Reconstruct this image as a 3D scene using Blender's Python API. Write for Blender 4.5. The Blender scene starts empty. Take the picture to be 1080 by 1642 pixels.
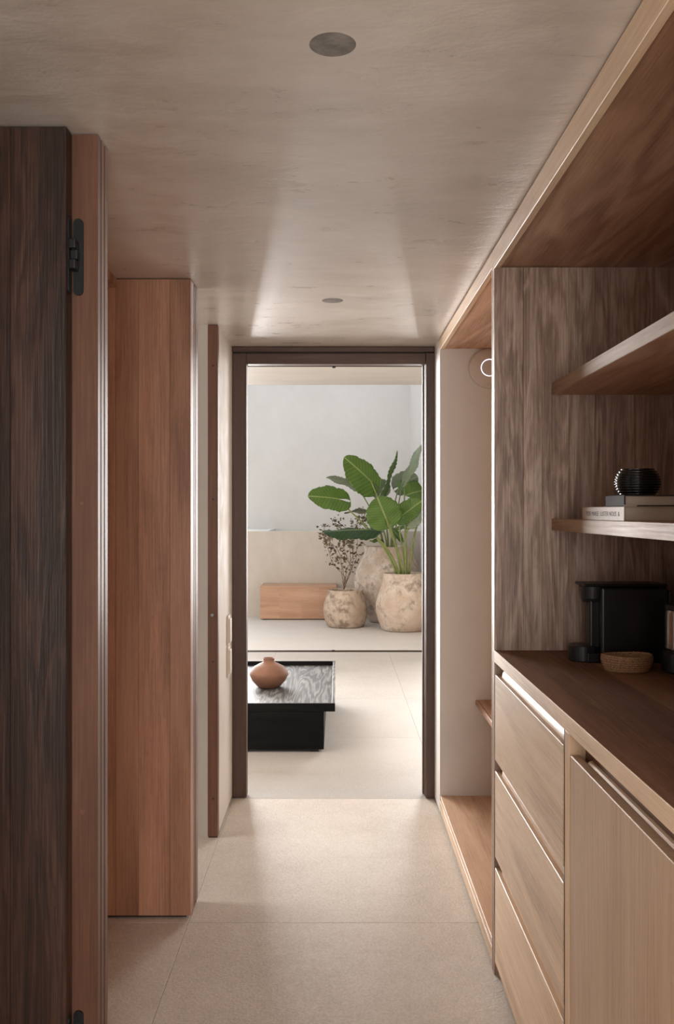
import bpy, bmesh, math, random
from mathutils import Vector, Matrix, noise
random.seed(4)
S = bpy.context.scene
COL = S.collection
PI = math.pi

# ---------------------------------------------------------------- camera
F, CZ = 1400.0, 1.51            # focal length in pixels of a 1080x1642 frame, eye height
cd = bpy.data.cameras.new('camera')
cam = bpy.data.objects.new('camera', cd); COL.objects.link(cam)
cam.location = (0, 0, CZ); cam.rotation_euler = (PI/2, 0, 0)
cd.sensor_fit = 'VERTICAL'; cd.sensor_height = 36; cd.sensor_width = 36
cd.lens = F/1642*36; cd.shift_y = -2/1642; cd.clip_start = .05
S.camera = cam

# ---------------------------------------------------------------- sky, exposure
W = bpy.data.worlds.new('sky'); S.world = W; W.use_nodes = True
bg = W.node_tree.nodes['Background']
bg.inputs[0].default_value = (.95, .975, 1, 1); bg.inputs[1].default_value = 1.0
S.view_settings.view_transform = 'Standard'; S.view_settings.look = 'None'
S.view_settings.exposure = 0.15; S.view_settings.gamma = 1
S.view_settings.use_curve_mapping = False
S.cycles.use_denoising = True
S.cycles.max_bounces = 10; S.cycles.diffuse_bounces = 6
S.cycles.sample_clamp_indirect = 8
S.cycles.caustics_reflective = False; S.cycles.caustics_refractive = False

def fill_light(name, loc, rot, sx, sy, power, col=(1, 1, 1), spread=180):
    """added area light placed out of view to fill the set"""
    l = bpy.data.lights.new(name, 'AREA'); l.shape = 'RECTANGLE'; l.size = sx; l.size_y = sy
    l.energy = power; l.color = col; l.spread = math.radians(spread)
    o = bpy.data.objects.new(name, l); COL.objects.link(o); o.location = loc; o.rotation_euler = rot
    return o
fill_light('rear_fill', (.14, -1.30, 1.35), (PI/2, 0, 0), .7, 1.9, 43, (.98, .99, 1))  # unseen area light added behind the camera as frontal fill
fill_light('far_room_fill', (-2.92, 3.7, 1.45), (PI/2, 0, -PI/2), .6, 1.5, 22, (1, .99, .97))  # unseen fill light added in the dim side room
fill_light('terrace_opening_fill', (-2.5, 9.35, 1.75), (-PI/2, 0, 0), 2.8, 2.5, 340, (1, .985, .97), 124)  # added area light left of the view, boosts daylight into the corridor
fill_light('terrace_opening_fill', (1.8, 9.35, 1.75), (-PI/2, 0, 0), 1.5, 2.5, 85, (1, .985, .97), 124)  # added area light right of the view, boosts the terrace daylight
fill_light('garden_fill', (-3.7, 14.6, 2.2), (-PI/2, 0, 0), 3.8, 4.2, 230, (1, .99, .98), 110)  # invented bright outdoors: unseen area light added to fill the corridor

# ---------------------------------------------------------------- helpers
def setp(o, label=None, cat=None, group=None, kind=None):
    if label: o['label'] = label
    if cat: o['category'] = cat
    if group: o['group'] = group
    if kind: o['kind'] = kind
    return o
def obj(name, bm, mat, parent=None, smooth=False, uv=False):
    me = bpy.data.meshes.new(name)
    bmesh.ops.recalc_face_normals(bm, faces=bm.faces)
    bm.to_mesh(me); bm.free()
    for m in (mat if isinstance(mat, (list, tuple)) else [mat]): me.materials.append(m)
    if smooth:
        for p in me.polygons: p.use_smooth = True
    o = bpy.data.objects.new(name, me); COL.objects.link(o)
    if parent is not None: o.parent = parent
    return o
def thing(name, label, cat, loc=(0, 0, 0), group=None, kind=None):
    o = bpy.data.objects.new(name, None); COL.objects.link(o); o.location = loc
    o.empty_display_size = .1
    return setp(o, label, cat, group, kind)
def box(bm, x0, x1, y0, y1, z0, z1):
    v = [bm.verts.new((x, y, z)) for z in (z0, z1) for y in (y0, y1) for x in (x0, x1)]
    for f in ((0, 2, 3, 1), (4, 5, 7, 6), (0, 1, 5, 4), (2, 6, 7, 3), (0, 4, 6, 2), (1, 3, 7, 5)):
        bm.faces.new([v[i] for i in f])
def bx(x0, x1, y0, y1, z0, z1, bev=0.0, seg=1):
    bm = bmesh.new(); box(bm, x0, x1, y0, y1, z0, z1)
    if bev: bmesh.ops.bevel(bm, geom=bm.edges[:], offset=bev, segments=seg, profile=.5, affect='EDGES')
    return bm
def part(name, t, mat, x0, x1, y0, y1, z0, z1, bev=.0012, label=None):
    """a board of thing t, given in world coordinates"""
    l = t.location if t is not None else Vector()
    o = obj(name, bx(x0-l.x, x1-l.x, y0-l.y, y1-l.y, z0-l.z, z1-l.z, bev), mat, t)
    if label: o['label'] = label
    return o
def lathe(prof, n=48, wob=0.0, seed=0, sx=1, sy=1):
    bm = bmesh.new(); rings = []
    for r, z in prof:
        ring = []
        for i in range(n):
            a = 2*PI*i/n
            p = Vector((r*math.cos(a)*sx, r*math.sin(a)*sy, z))
            if wob and r > .01:
                k = 1 + wob*noise.noise(Vector((p.x*4+seed, p.y*4, p.z*4)))
                p.x *= k; p.y *= k
            ring.append(bm.verts.new(p))
        rings.append(ring)
    for a, b in zip(rings, rings[1:]):
        for i in range(n):
            j = (i+1) % n; bm.faces.new((a[i], a[j], b[j], b[i]))
    if prof[0][0] > 1e-5: bm.faces.new(rings[0][::-1])
    if prof[-1][0] > 1e-5: bm.faces.new(rings[-1])
    bmesh.ops.remove_doubles(bm, verts=bm.verts, dist=1e-6)
    return bm
def tube(bm, pts, rad, n=8):
    pts = [Vector(p) for p in pts]; rings = []
    up = Vector((0.13, 1, .07))
    for i, p in enumerate(pts):
        d = (pts[min(i+1, len(pts)-1)] - pts[max(i-1, 0)]).normalized()
        a = d.cross(up)
        if a.length < .05: a = d.cross(Vector((1, 0, 0)))
        a.normalize(); b = d.cross(a)
        r = rad[i] if isinstance(rad, (list, tuple)) else rad
        rings.append([bm.verts.new(p + (a*math.cos(2*PI*k/n) + b*math.sin(2*PI*k/n))*r) for k in range(n)])
    for a, b in zip(rings, rings[1:]):
        for k in range(n):
            j = (k+1) % n; bm.faces.new((a[k], a[j], b[j], b[k]))
    bm.faces.new(rings[0][::-1]); bm.faces.new(rings[-1])
def bez(a, b, c, d, n=14):
    a, b, c, d = map(Vector, (a, b, c, d)); out = []
    for i in range(n+1):
        t = i/n; out.append(a*(1-t)**3 + b*3*t*(1-t)**2 + c*3*t*t*(1-t) + d*t**3)
    return out
def prism_z(bm, pts, z0, z1):
    a = [bm.verts.new((x, y, z0)) for x, y in pts]; b = [bm.verts.new((x, y, z1)) for x, y in pts]
    n = len(pts)
    for i in range(n): bm.faces.new((a[i], a[(i+1) % n], b[(i+1) % n], b[i]))
    bm.faces.new(a[::-1]); bm.faces.new(b)

# ---------------------------------------------------------------- materials
class NT:
    def __init__(s, name):
        s.m = bpy.data.materials.new(name); s.m.use_nodes = True; s.t = s.m.node_tree; s.t.nodes.clear()
        s.out = s.n('ShaderNodeOutputMaterial'); s.p = s.n('ShaderNodeBsdfPrincipled')
        s.l(s.p.outputs[0], s.out.inputs[0])
    def n(s, k, **kw):
        q = s.t.nodes.new(k)
        for a, v in kw.items(): setattr(q, a, v)
        return q
    def l(s, a, b): s.t.links.new(a, b)
    def val(s, i, v):
        if hasattr(v, 'links') or isinstance(v, bpy.types.NodeSocket): s.l(v, i)
        else: i.default_value = v
    def math(s, op, a, b=0.0, clamp=False):
        q = s.n('ShaderNodeMath', operation=op, use_clamp=clamp); s.val(q.inputs[0], a); s.val(q.inputs[1], b); return q.outputs[0]
    def mapped(s, vec, sc, loc=(0, 0, 0)):
        q = s.n('ShaderNodeMapping'); s.l(vec, q.inputs[0]); q.inputs['Scale'].default_value = sc; q.inputs['Location'].default_value = loc
        return q.outputs[0]
    def noise(s, vec, scale, detail=3, rough=.5, dist=0.0):
        q = s.n('ShaderNodeTexNoise'); s.l(vec, q.inputs['Vector']); q.inputs['Scale'].default_value = scale
        q.inputs['Detail'].default_value = detail; q.inputs['Roughness'].default_value = rough; q.inputs['Distortion'].default_value = dist
        return q.outputs[0]
    def ramp(s, f, stops):
        q = s.n('ShaderNodeValToRGB'); s.l(f, q.inputs[0]); e = q.color_ramp.elements
        while len(e) < len(stops): e.new(.5)
        for k, (p, c) in zip(e, stops):
            k.position = p; k.color = (*c, 1)
        return q.outputs[0]
    def mix(s, f, a, b, mode='MIX'):
        q = s.n('ShaderNodeMix', data_type='RGBA', blend_type=mode); s.val(q.inputs[0], f)
        s.val(q.inputs[6], a if not isinstance(a, tuple) else (*a, 1)); s.val(q.inputs[7], b if not isinstance(b, tuple) else (*b, 1))
        return q.outputs[2]
    def maprange(s, f, a, b, c, d):
        q = s.n('ShaderNodeMapRange'); s.l(f, q.inputs[0])
        for i, v in zip((1, 2, 3, 4), (a, b, c, d)): q.inputs[i].default_value = v
        return q.outputs[0]
    def bump(s, h, strength, dist=.002):
        q = s.n('ShaderNodeBump'); s.l(h, q.inputs['Height']); q.inputs['Strength'].default_value = strength; q.inputs['Distance'].default_value = dist
        s.l(q.outputs[0], s.p.inputs['Normal']); s.l(q.outputs[0], s.p.inputs['Coat Normal']); return q
    def coords(s, rnd=True):
        tc = s.n('ShaderNodeTexCoord'); v = tc.outputs['Object']
        if not rnd: return v, None
        oi = s.n('ShaderNodeObjectInfo'); r = oi.outputs['Random']
        q = s.n('ShaderNodeVectorMath', operation='ADD'); s.l(v, q.inputs[0])
        c = s.n('ShaderNodeCombineXYZ'); s.l(s.math('MULTIPLY', r, 17.3), c.inputs[0]); s.l(s.math('MULTIPLY', r, 31.7), c.inputs[1]); s.l(s.math('MULTIPLY', r, 23.1), c.inputs[2])
        s.l(c.outputs[0], q.inputs[1]); return q.outputs[0], r

def srgb(r, g, b):
    f = lambda c: (c/255/12.92) if c <= 10 else ((c/255+.055)/1.055)**2.4
    return (f(r), f(g), f(b))

def wood(name, dark, mid, light, axis='Z', freq=30, ringw=.4, bumps=.25, rough=.42, tone=(.86, 1.12), spec=.4, sc=4.0, lo=.35, hi=1.1, dist=.5):
    k = NT(name); v, r = k.coords()
    al = {'X': 0, 'Y': 1, 'Z': 2}[axis]
    def sc3(a, al_=al):
        q = [1, 1, 1]; q[al_] = a; return tuple(q)
    m1 = k.mapped(v, sc3(.11)); n1 = k.noise(m1, sc, 3, .5, dist)
    ring = k.math('MULTIPLY_ADD', k.math('SINE', k.math('MULTIPLY', n1, freq*2)), .5); ring.node.inputs[2].default_value = .5
    m2 = k.mapped(v, sc3(.022)); n2 = k.noise(m2, 190, 4, .65)
    m3 = k.mapped(v, sc3(.08)); n3 = k.noise(m3, 9, 2, .5)
    m4 = k.mapped(v, sc3(.3)); n4 = k.noise(m4, 60, 3, .6, .8)
    f = k.math('ADD', k.math('MULTIPLY', ring, ringw*.55), k.math('MULTIPLY', n2, .55))
    f = k.math('ADD', f, k.math('MULTIPLY', n3, .55))
    f = k.math('ADD', f, k.math('MULTIPLY', n4, .2))
    f = k.maprange(f, lo, hi, 0, 1)
    c = k.ramp(f, [(.08, dark), (.5, mid), (.95, light)])
    t = k.maprange(r, 0, 1, *tone)
    hsv = k.n('ShaderNodeHueSaturation'); k.l(c, hsv.inputs['Color']); k.l(t, hsv.inputs['Value'])
    k.l(hsv.outputs[0], k.p.inputs['Base Color'])
    k.l(k.maprange(n2, .3, .7, rough+.08, rough-.06), k.p.inputs['Roughness'])
    k.p.inputs['Specular IOR Level'].default_value = spec
    h = k.math('ADD', k.math('MULTIPLY', ring, ringw), n2)
    k.bump(h, bumps, .0015)
    return k.m

TAN = (srgb(174, 142, 110), srgb(216, 184, 150), srgb(238, 211, 181))
RED = (srgb(118, 82, 62), srgb(178, 131, 104), srgb(208, 162, 132))
GRY = (srgb(108, 86, 72), srgb(162, 135, 117), srgb(206, 183, 165))
wood_red = wood('wood_red_z', *RED, 'Z', freq=16, ringw=.28, bumps=.15)
wood_leaf = wood('wood_leaf_z', srgb(42, 28, 22), srgb(60, 40, 31), srgb(88, 62, 49), 'Z', freq=14, ringw=.30, bumps=.9, sc=13, lo=.46, hi=1.0, dist=1.0)
wood_emb = wood('wood_embossed_z', *GRY, 'Z', freq=13, ringw=.30, bumps=1.0, rough=.4, sc=17, tone=(.84, 1.06), lo=.44, hi=.98, dist=1.0)
wood_jamb = wood('wood_jamb_z', *(srgb(86, 58, 44), srgb(116, 80, 61), srgb(144, 106, 84)), 'Z', freq=14, ringw=.2, bumps=.15)
wood_tan_y = wood('wood_tan_y', *TAN, 'Y', freq=16, ringw=.28, bumps=.15)
wood_edge = wood('wood_shelf_edge', srgb(132, 104, 80), srgb(164, 136, 110), srgb(188, 162, 136), 'Y', freq=16, ringw=.28, bumps=.2, rough=.55, spec=.2)
wood_tan_z = wood('wood_tan_z', srgb(158, 124, 94), srgb(194, 160, 128), srgb(216, 185, 154), 'Z', freq=7, ringw=.15, bumps=.12)
wood_top = wood('wood_top_y', srgb(94, 65, 48), srgb(130, 95, 73), srgb(156, 119, 95), 'Y', freq=14, ringw=.3, bumps=.15, rough=.6, spec=.1)
wood_sof = wood('wood_soffit_y', srgb(130, 92, 70), srgb(176, 134, 106), srgb(204, 164, 134), 'Y', freq=34, ringw=.45, bumps=.3)
wood_frame = wood('wood_frame_z', srgb(66, 48, 38), srgb(92, 70, 58), srgb(112, 88, 74), 'Z', freq=10, ringw=.15, bumps=.15)
wood_frame_x = wood('wood_frame_x', srgb(66, 48, 38), srgb(92, 70, 58), srgb(112, 88, 74), 'X', freq=10, ringw=.15, bumps=.15)
wood_bench = wood('wood_bench_x', srgb(150, 114, 90), srgb(178, 140, 114), srgb(198, 164, 138), 'X', freq=12, ringw=.3, bumps=.1, tone=(.95, 1.05))
wood_bench_y = wood('wood_platform_y', srgb(164, 128, 100), srgb(204, 166, 136), srgb(228, 194, 164), 'Y', freq=20, ringw=.3, bumps=.2)
wood_black = wood('wood_black_y', srgb(24, 24, 24), srgb(48, 48, 48), srgb(112, 111, 110), 'Y', freq=44, ringw=.6, bumps=.12, rough=.52, tone=(.95, 1.05), sc=6)
wood_black_x = wood('wood_black_x', srgb(6, 6, 6), srgb(10, 10, 10), srgb(18, 18, 18), 'X', freq=30, ringw=.5, bumps=.3, rough=.6, tone=(.95, 1.05), sc=3, spec=.12)

def plaster(name, a, b, rough=.5, stretch=(1, 1, 1), bumps=.1, scale=3, spec=.4, fine=60):
    k = NT(name); v, _ = k.coords(False)
    m = k.mapped(v, stretch)
    n1 = k.noise(m, scale, 5, .6, .3); n2 = k.noise(m, scale*4, 5, .65, .3); n3 = k.noise(v, fine, 3, .6)
    f = k.math('ADD', k.math('MULTIPLY', n1, .6), k.math('MULTIPLY', n2, .4))
    k.l(k.ramp(f, [(.3, a), (.7, b)]), k.p.inputs['Base Color'])
    k.l(k.maprange(n2, .3, .7, rough-.12, rough+.1), k.p.inputs['Roughness'])
    k.p.inputs['Specular IOR Level'].default_value = spec
    h = k.math('ADD', n2, k.math('MULTIPLY', n3, .25)); h = k.math('ADD', h, k.math('MULTIPLY', n1, 1.2))
    k.bump(h, bumps, .01)
    return k.m
plaster_ceiling = plaster('plaster_ceiling', srgb(184, 171, 157), srgb(220, 209, 198), .36, (.6, 1.3, 1), .24, 3.0, .9, 50)
plaster_ceiling.node_tree.nodes['Principled BSDF'].inputs['Coat Weight'].default_value = .8
plaster_ceiling.node_tree.nodes['Principled BSDF'].inputs['Coat Roughness'].default_value = .36
plaster_lounge = plaster('plaster_lounge_ceiling', srgb(200, 191, 181), srgb(214, 206, 197), .55, (.4, 1.3, 1), .015, 3, .3, 50)
plaster_wall = plaster('plaster_wall', srgb(206, 197, 188), srgb(220, 213, 205), .6, (1, 1, 1), .08, 3)
plaster_low = plaster('plaster_low_wall', srgb(186, 178, 169), srgb(202, 195, 186), .7, (1, 1, .6), .06, 2.2)
plaster_out = plaster('plaster_patio', srgb(206, 204, 201), srgb(216, 214, 212), .75, (1, 1, .7), .06, 1.6)
plaster_grey = plaster('plaster_grey', srgb(208, 203, 198), srgb(219, 215, 210), .6, (1, 1, .7), .08, 3)
plaster_side = plaster('plaster_side_room', srgb(200, 184, 168), srgb(214, 200, 186), .7, (1, 1, 1), .05, 3)

def floor_mat(name, a, b, rough=.5, sparkle=.5):
    k = NT(name); v, r = k.coords()
    n1 = k.noise(v, 2.2, 4, .6); n2 = k.noise(v, 120, 2, .6); n3 = k.noise(v, 14, 4, .6, .5)
    f = k.math('ADD', k.math('MULTIPLY', n1, .45), k.math('MULTIPLY', n3, .2)); f = k.math('ADD', f, k.math('MULTIPLY', n2, .5))
    k.l(k.ramp(f, [(.38, a), (.78, b)]), k.p.inputs['Base Color'])
    k.l(k.maprange(n2, .35, .65, rough+.15, rough-.18), k.p.inputs['Roughness'])
    k.p.inputs['Specular IOR Level'].default_value = .25
    k.bump(n2, sparkle, .002); return k.m
floor_slab = floor_mat('floor_slab', srgb(196, 184, 171), srgb(226, 217, 207), .54, 1.0)
floor_room = floor_mat('floor_room', srgb(170, 165, 160), srgb(186, 182, 177), .62, .2)
floor_patio = floor_mat('floor_patio', srgb(198, 194, 190), srgb(208, 204, 200), .6, .12)

def plain(name, c, rough=.5, metal=0.0, spec=.5, noise_amt=.06, nscale=40, bumps=0.0, emit=None, trans=0.0, coat=0.0):
    k = NT(name); v, r = k.coords()
    n = k.noise(v, nscale, 3, .6)
    lo = tuple(x*(1-noise_amt*2) for x in c); hi = tuple(min(1, x*(1+noise_amt*2)) for x in c)
    k.l(k.ramp(n, [(.3, lo), (.7, hi)]), k.p.inputs['Base Color'])
    k.p.inputs['Roughness'].default_value = rough; k.p.inputs['Metallic'].default_value = metal
    k.p.inputs['Specular IOR Level'].default_value = spec
    k.p.inputs['Transmission Weight'].default_value = trans
    k.p.inputs['Coat Weight'].default_value = coat
    if bumps: k.bump(n, bumps, .002)
    if emit: k.p.inputs['Emission Color'].default_value = (*emit[0], 1); k.p.inputs['Emission Strength'].default_value = emit[1]
    return k.m
black_metal = plain('black_metal', srgb(24, 25, 25), .45)
black_plastic = plain('black_plastic', srgb(20, 20, 20), .38)
dark_plastic = plain('dark_grey_plastic', srgb(36, 37, 38), .35)
glossy_black = plain('glossy_black_glass', srgb(16, 20, 19), .22, coat=.3)
steel = plain('brushed_steel', srgb(190, 190, 190), .25, 1.0, noise_amt=.03)
white_plastic = plain('white_plastic', srgb(206, 194, 186), .5, noise_amt=.01)
white_plate = plain('cream_switch', srgb(222, 212, 200), .4, noise_amt=.01)
led_ring = plain('led_ring', (.9, .92, 1), .4, emit=((.82, .86, 1), 1.3))
grout = plain('grout', srgb(176, 162, 148), .9)
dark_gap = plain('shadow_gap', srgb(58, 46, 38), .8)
track_metal = plain('bronze_track', srgb(70, 58, 50), .45, .4)
sleeve_mat = plain('grey_sleeve', srgb(148, 143, 137), .8, spec=.08, noise_amt=.15, nscale=25)
lens_mat = plain('lamp_lens', srgb(120, 112, 102), .6, spec=.1)
soil = plain('soil', srgb(60, 46, 36), .95, noise_amt=.3, bumps=.6)
terracotta = plain('terracotta', srgb(118, 82, 64), .7, noise_amt=.09, nscale=9, bumps=.08)
paper = plain('book_pages', srgb(186, 174, 162), .8, noise_amt=.05, nscale=300)
cover_beige = plain('beige_cover', srgb(176, 156, 138), .6, noise_amt=.03)
cover_grey = plain('grey_cover', srgb(62, 59, 56), .75, spec=.15, noise_amt=.08, nscale=12)
ink = plain('brown_ink', srgb(74, 54, 42), .7)
straw_a = plain('straw', srgb(168, 132, 98), .8, noise_amt=.28, nscale=260, bumps=.8)
glass_m = plain('window_glass', (1, 1, 1), .02, trans=1.0, noise_amt=0)

def pot_mat(name, a, b, dk, seed):
    k = NT(name); v, _ = k.coords(False); v = k.mapped(v, (1, 1, 1), (seed, seed*2, 0))
    n1 = k.noise(v, 3.4, 6, .65, .4); n2 = k.noise(v, 11, 5, .7); n3 = k.noise(v, 60, 3, .6)
    c = k.ramp(n1, [(.36, a), (.6, b)])
    sp = k.maprange(k.math('MULTIPLY', n2, k.maprange(n1, .3, .65, .6, 1.25)), .46, .68, 0, .75)
    c = k.mix(sp, c, dk)
    k.l(c, k.p.inputs['Base Color']); k.p.inputs['Roughness'].default_value = .85; k.p.inputs['Specular IOR Level'].default_value = .2
    k.bump(k.math('ADD', n3, n2), .35, .006); return k.m
pot_a = pot_mat('clay_small', srgb(164, 144, 127), srgb(196, 180, 164), srgb(112, 95, 82), 3)
pot_b = pot_mat('clay_tall', srgb(186, 166, 149), srgb(218, 207, 196), srgb(134, 119, 106), 8)
pot_c = pot_mat('clay_front', srgb(188, 167, 149), srgb(214, 202, 189), srgb(134, 117, 103), 13)

def leaf_mat(name, base, vein, rough=.4, trans=.25):
    k = NT(name); tc = k.n('ShaderNodeTexCoord'); sp = k.n('ShaderNodeSeparateXYZ'); k.l(tc.outputs['UV'], sp.inputs[0])
    ay = k.math('ABSOLUTE', k.math('SUBTRACT', sp.outputs[1], .5))        # 0 at midrib, .5 at the margin
    ph = k.math('SUBTRACT', k.math('MULTIPLY', sp.outputs[0], 9.0), k.math('MULTIPLY', ay, 5.0))
    fr = k.math('ABSOLUTE', k.math('SUBTRACT', k.math('FRACT', ph), .5))
    vn = k.maprange(fr, .0, .09, 1, 0); mid = k.maprange(ay, .012, .03, 1, 0)
    f = k.math('MAXIMUM', k.math('MULTIPLY', vn, .45), mid)
    v, r = k.coords(); n = k.noise(v, 12, 4, .6)
    b = k.mix(n, tuple(x*.72 for x in base), tuple(min(1, x*1.25) for x in base))
    c = k.mix(f, b, vein); k.l(c, k.p.inputs['Base Color'])
    k.p.inputs['Roughness'].default_value = rough; k.p.inputs['Specular IOR Level'].default_value = .4
    tr = k.n('ShaderNodeBsdfTranslucent'); k.l(c, tr.inputs[0]); mx = k.n('ShaderNodeMixShader'); mx.inputs[0].default_value = trans
    k.l(k.p.outputs[0], mx.inputs[1]); k.l(tr.outputs[0], mx.inputs[2]); k.l(mx.outputs[0], k.out.inputs[0])
    return k.m
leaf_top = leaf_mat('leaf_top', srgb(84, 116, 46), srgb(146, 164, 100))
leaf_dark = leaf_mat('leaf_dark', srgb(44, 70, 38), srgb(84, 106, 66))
leaf_under = leaf_mat('leaf_underside', srgb(138, 152, 128), srgb(172, 182, 158), .55)
stem_mat = plain('stem_green', srgb(126, 138, 76), .5, noise_amt=.12, nscale=14)
twig_mat = plain('twig_brown', srgb(112, 88, 68), .8)
tiny_leaf = plain('shrub_leaf', srgb(98, 86, 62), .6, noise_amt=.35, nscale=9)

# ---------------------------------------------------------------- setting
XL, XR, H = -.545, .511, 2.37
Y_DOOR = 4.586
Y_TRACK = 9.375
LH = 3.07                       # lounge ceiling
def st(name, bm, mat, label=None, parent=None, smooth=False):
    o = obj(name, bm, mat, parent, smooth)
    if parent is None: o['kind'] = 'structure'
    if label: o['label'] = label
    return o
def boxes(*bs):
    bm = bmesh.new()
    for b in bs: box(bm, *b)
    return bm

fl = st('floor', boxes((-4, 2.8, -1.5, Y_TRACK, -.12, -.012)), grout, 'pale beige mineral floor of large slabs running through corridor and lounge')
def slab(x0, x1, y0, y1, mat):
    g = .0007
    obj('slab', bx(x0+g, x1-g, y0+g, y1-g, -.014, 0, .001), mat, fl)
for a, b in zip((-1.5, -.4, .8, 2.0, 3.2), (-.4, .8, 2.0, 3.2, 4.58)):
    slab(XL, 1.3, a, b, floor_slab)
    slab(-1.75, XL, a, b, floor_slab)
    slab(-3.6, -1.75, a, b, floor_slab)
for a, b in zip((4.58, 5.81, 7.02, 8.2), (5.81, 7.02, 8.2, 9.33)):
    for c, d in zip((-4, -3.05, -1.85, -.65, .55, 1.75), (-3.05, -1.85, -.65, .55, 1.75, 2.8)):
        slab(c, d, a, b, floor_room)
st('floor_patio', boxes((-14, 2.8, Y_TRACK+.05, 26, -.12, 0)), floor_patio, 'seamless pale terrace floor beyond the sliding track')

# ceiling of the corridor, with two round holes for the downlights
LIGHTS = [(-.008, 1.612), (-.018, 3.573)]; LR = .0432
def ceiling_bm():
    bm = bmesh.new(); z = H; q = .15
    def quad(x0, x1, y0, y1):
        bm.faces.new([bm.verts.new(p) for p in ((x0, y0, z), (x0, y1, z), (x1, y1, z), (x1, y0, z))])
    ys = [-1.4]
    for (lx, ly) in LIGHTS:
        quad(-3.6, 1.3, ys[-1], ly-q); quad(-3.6, lx-q, ly-q, ly+q); quad(lx+q, 1.3, ly-q, ly+q)
        n = 48; inn, outr = [], []
        for i in range(n):
            a = 2*PI*(i+.5)/n; c, s = math.cos(a), math.sin(a); m = q/max(abs(c), abs(s))
            inn.append(bm.verts.new((lx+LR*c, ly+LR*s, z))); outr.append(bm.verts.new((lx+m*c, ly+m*s, z)))
        for i in range(n):
            j = (i+1) % n; bm.faces.new((inn[i], outr[i], outr[j], inn[j]))
        for cx, cy in ((1, 1), (1, -1), (-1, 1), (-1, -1)):      # corner slivers
            near = sorted(outr, key=lambda v: (v.co.x-lx-q*cx)**2+(v.co.y-ly-q*cy)**2)[:2]
            bm.faces.new((near[0], near[1], bm.verts.new((lx+q*cx, ly+q*cy, z))))
        ys.append(ly+q)
    quad(-3.6, 1.3, ys[-1], 4.60)
    bmesh.ops.remove_doubles(bm, verts=bm.verts, dist=1e-5)
    ext = bmesh.ops.extrude_face_region(bm, geom=bm.faces[:])
    bmesh.ops.translate(bm, verts=[e for e in ext['geom'] if isinstance(e, bmesh.types.BMVert)], vec=(0, 0, .16))
    return bm
st('ceiling', ceiling_bm(), plaster_ceiling, 'polished trowelled beige plaster ceiling of the corridor')
st('ceiling_lounge', boxes((-4.2, 2.8, 4.72, 10.82, LH, LH+.25)), plaster_lounge, 'plaster ceiling of the lounge with its outer overhang')

# corridor walls, left
lw = st('wall_left', boxes((-.68, XL, -1.4, 1.03, 0, H)), plaster_wall)
st('wall_left_far', boxes((-.68, -.55, 4.075, 4.70, .014, H)), plaster_wall, 'short lit plaster wall beside the dark door frame')
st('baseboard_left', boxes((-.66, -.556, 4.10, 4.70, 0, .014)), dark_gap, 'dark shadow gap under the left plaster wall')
st('wall_far_room', boxes((-3.1, -.597, 4.045, 4.2, .0, H)), plaster_grey, 'grey plaster wall seen through the narrow left doorway')
st('wall_recess', boxes((-.97, -.878, 2.08, 3.232, 0, H), (-.878, -.815, 2.08, 3.229, 2.335, H)), wood_red, 'wood-lined back of the left recess')
st('wall_recess_divider', boxes((-3.6, -.69, 1.995, 2.10, 0, H)), plaster_side)
st('wall_far_room_near', boxes((-3.1, -.955, 3.235, 3.36, 0, H)), plaster_side)
# near room shell with its window hole, far room shell with its window hole
st('wall_near_room', boxes((-3.55, -3.45, -1.4, -.65, 0, H), (-3.55, -3.45, 1.35, 2.0, 0, H), (-3.55, -3.45, -.65, 1.35, 0, .65), (-3.55, -3.45, -.65, 1.35, 2.25, H)), plaster_side)
st('wall_far_room_end', boxes((-3.05, -2.95, 3.3, 3.38, 0, H), (-3.05, -2.95, 4.0, 4.1, 0, H), (-3.05, -2.95, 3.38, 4.0, 0, .65), (-3.05, -2.95, 3.38, 4.0, 2.25, H)), plaster_side)
st('wall_back', boxes((-3.55, -.22, -1.42, -1.32, 0, H), (.5, 1.3, -1.42, -1.32, 0, H), (-.22, .5, -1.42, -1.32, 0, .38), (-.22, .5, -1.42, -1.32, 2.3, H)), plaster_side)
# right
st('wall_right', boxes((1.155, 1.3, -1.4, 4.336, 0, H)), plaster_wall)
st('wall_right_pier', boxes((XR, 1.3, 4.336, 4.70, .014, H)), plaster_grey, 'plaster pier at the far end of the open niche')
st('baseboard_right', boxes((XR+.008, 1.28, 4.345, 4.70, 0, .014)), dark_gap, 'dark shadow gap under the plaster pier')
# lounge walls
st('wall_lounge_near', boxes((-4.2, -.68, 4.7, 4.8, 0, LH), (.62, 2.8, 4.7, 4.8, 0, LH), (-.68, .62, 4.7, 4.8, H, LH)), plaster_wall)
st('wall_lounge_left', boxes((-4.1, -4.0, 4.8, 5.3, 0, LH), (-4.1, -4.0, 8.7, 9.4, 0, LH), (-4.1, -4.0, 5.3, 8.7, 0, .3), (-4.1, -4.0, 5.3, 8.7, 2.7, LH)), plaster_wall)
st('wall_lounge_right', boxes((2.7, 2.8, 4.8, 10.8, 0, LH)), plaster_wall)

# patio
st('wall_patio_low', boxes((-1.72, 1.2, 12.6, 12.8, 0, 1.213)), plaster_low, 'waist-high beige plaster garden wall behind the wooden bench')
st('wall_patio_back', boxes((-1.72, 1.4, 14.5, 14.7, -.1, 3.75)), plaster_out, 'tall off-white rendered wall at the back of the terrace')
st('wall_patio_right', boxes((1.2, 1.4, 10.83, 14.5, 0, 3.75)), plaster_out, 'off-white rendered side wall behind the plants')
st('trim_ledge', boxes((-1.72, -1.02, 12.8, 14.5, 1.02, 1.213)), plaster_out, 'pale flat ledge between the low wall and the tall wall')
st('trim_bed', boxes((-1.02, 1.2, 12.8, 14.5, .9, 1.14)), plaster_low, 'sunken strip behind the low wall')

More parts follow.
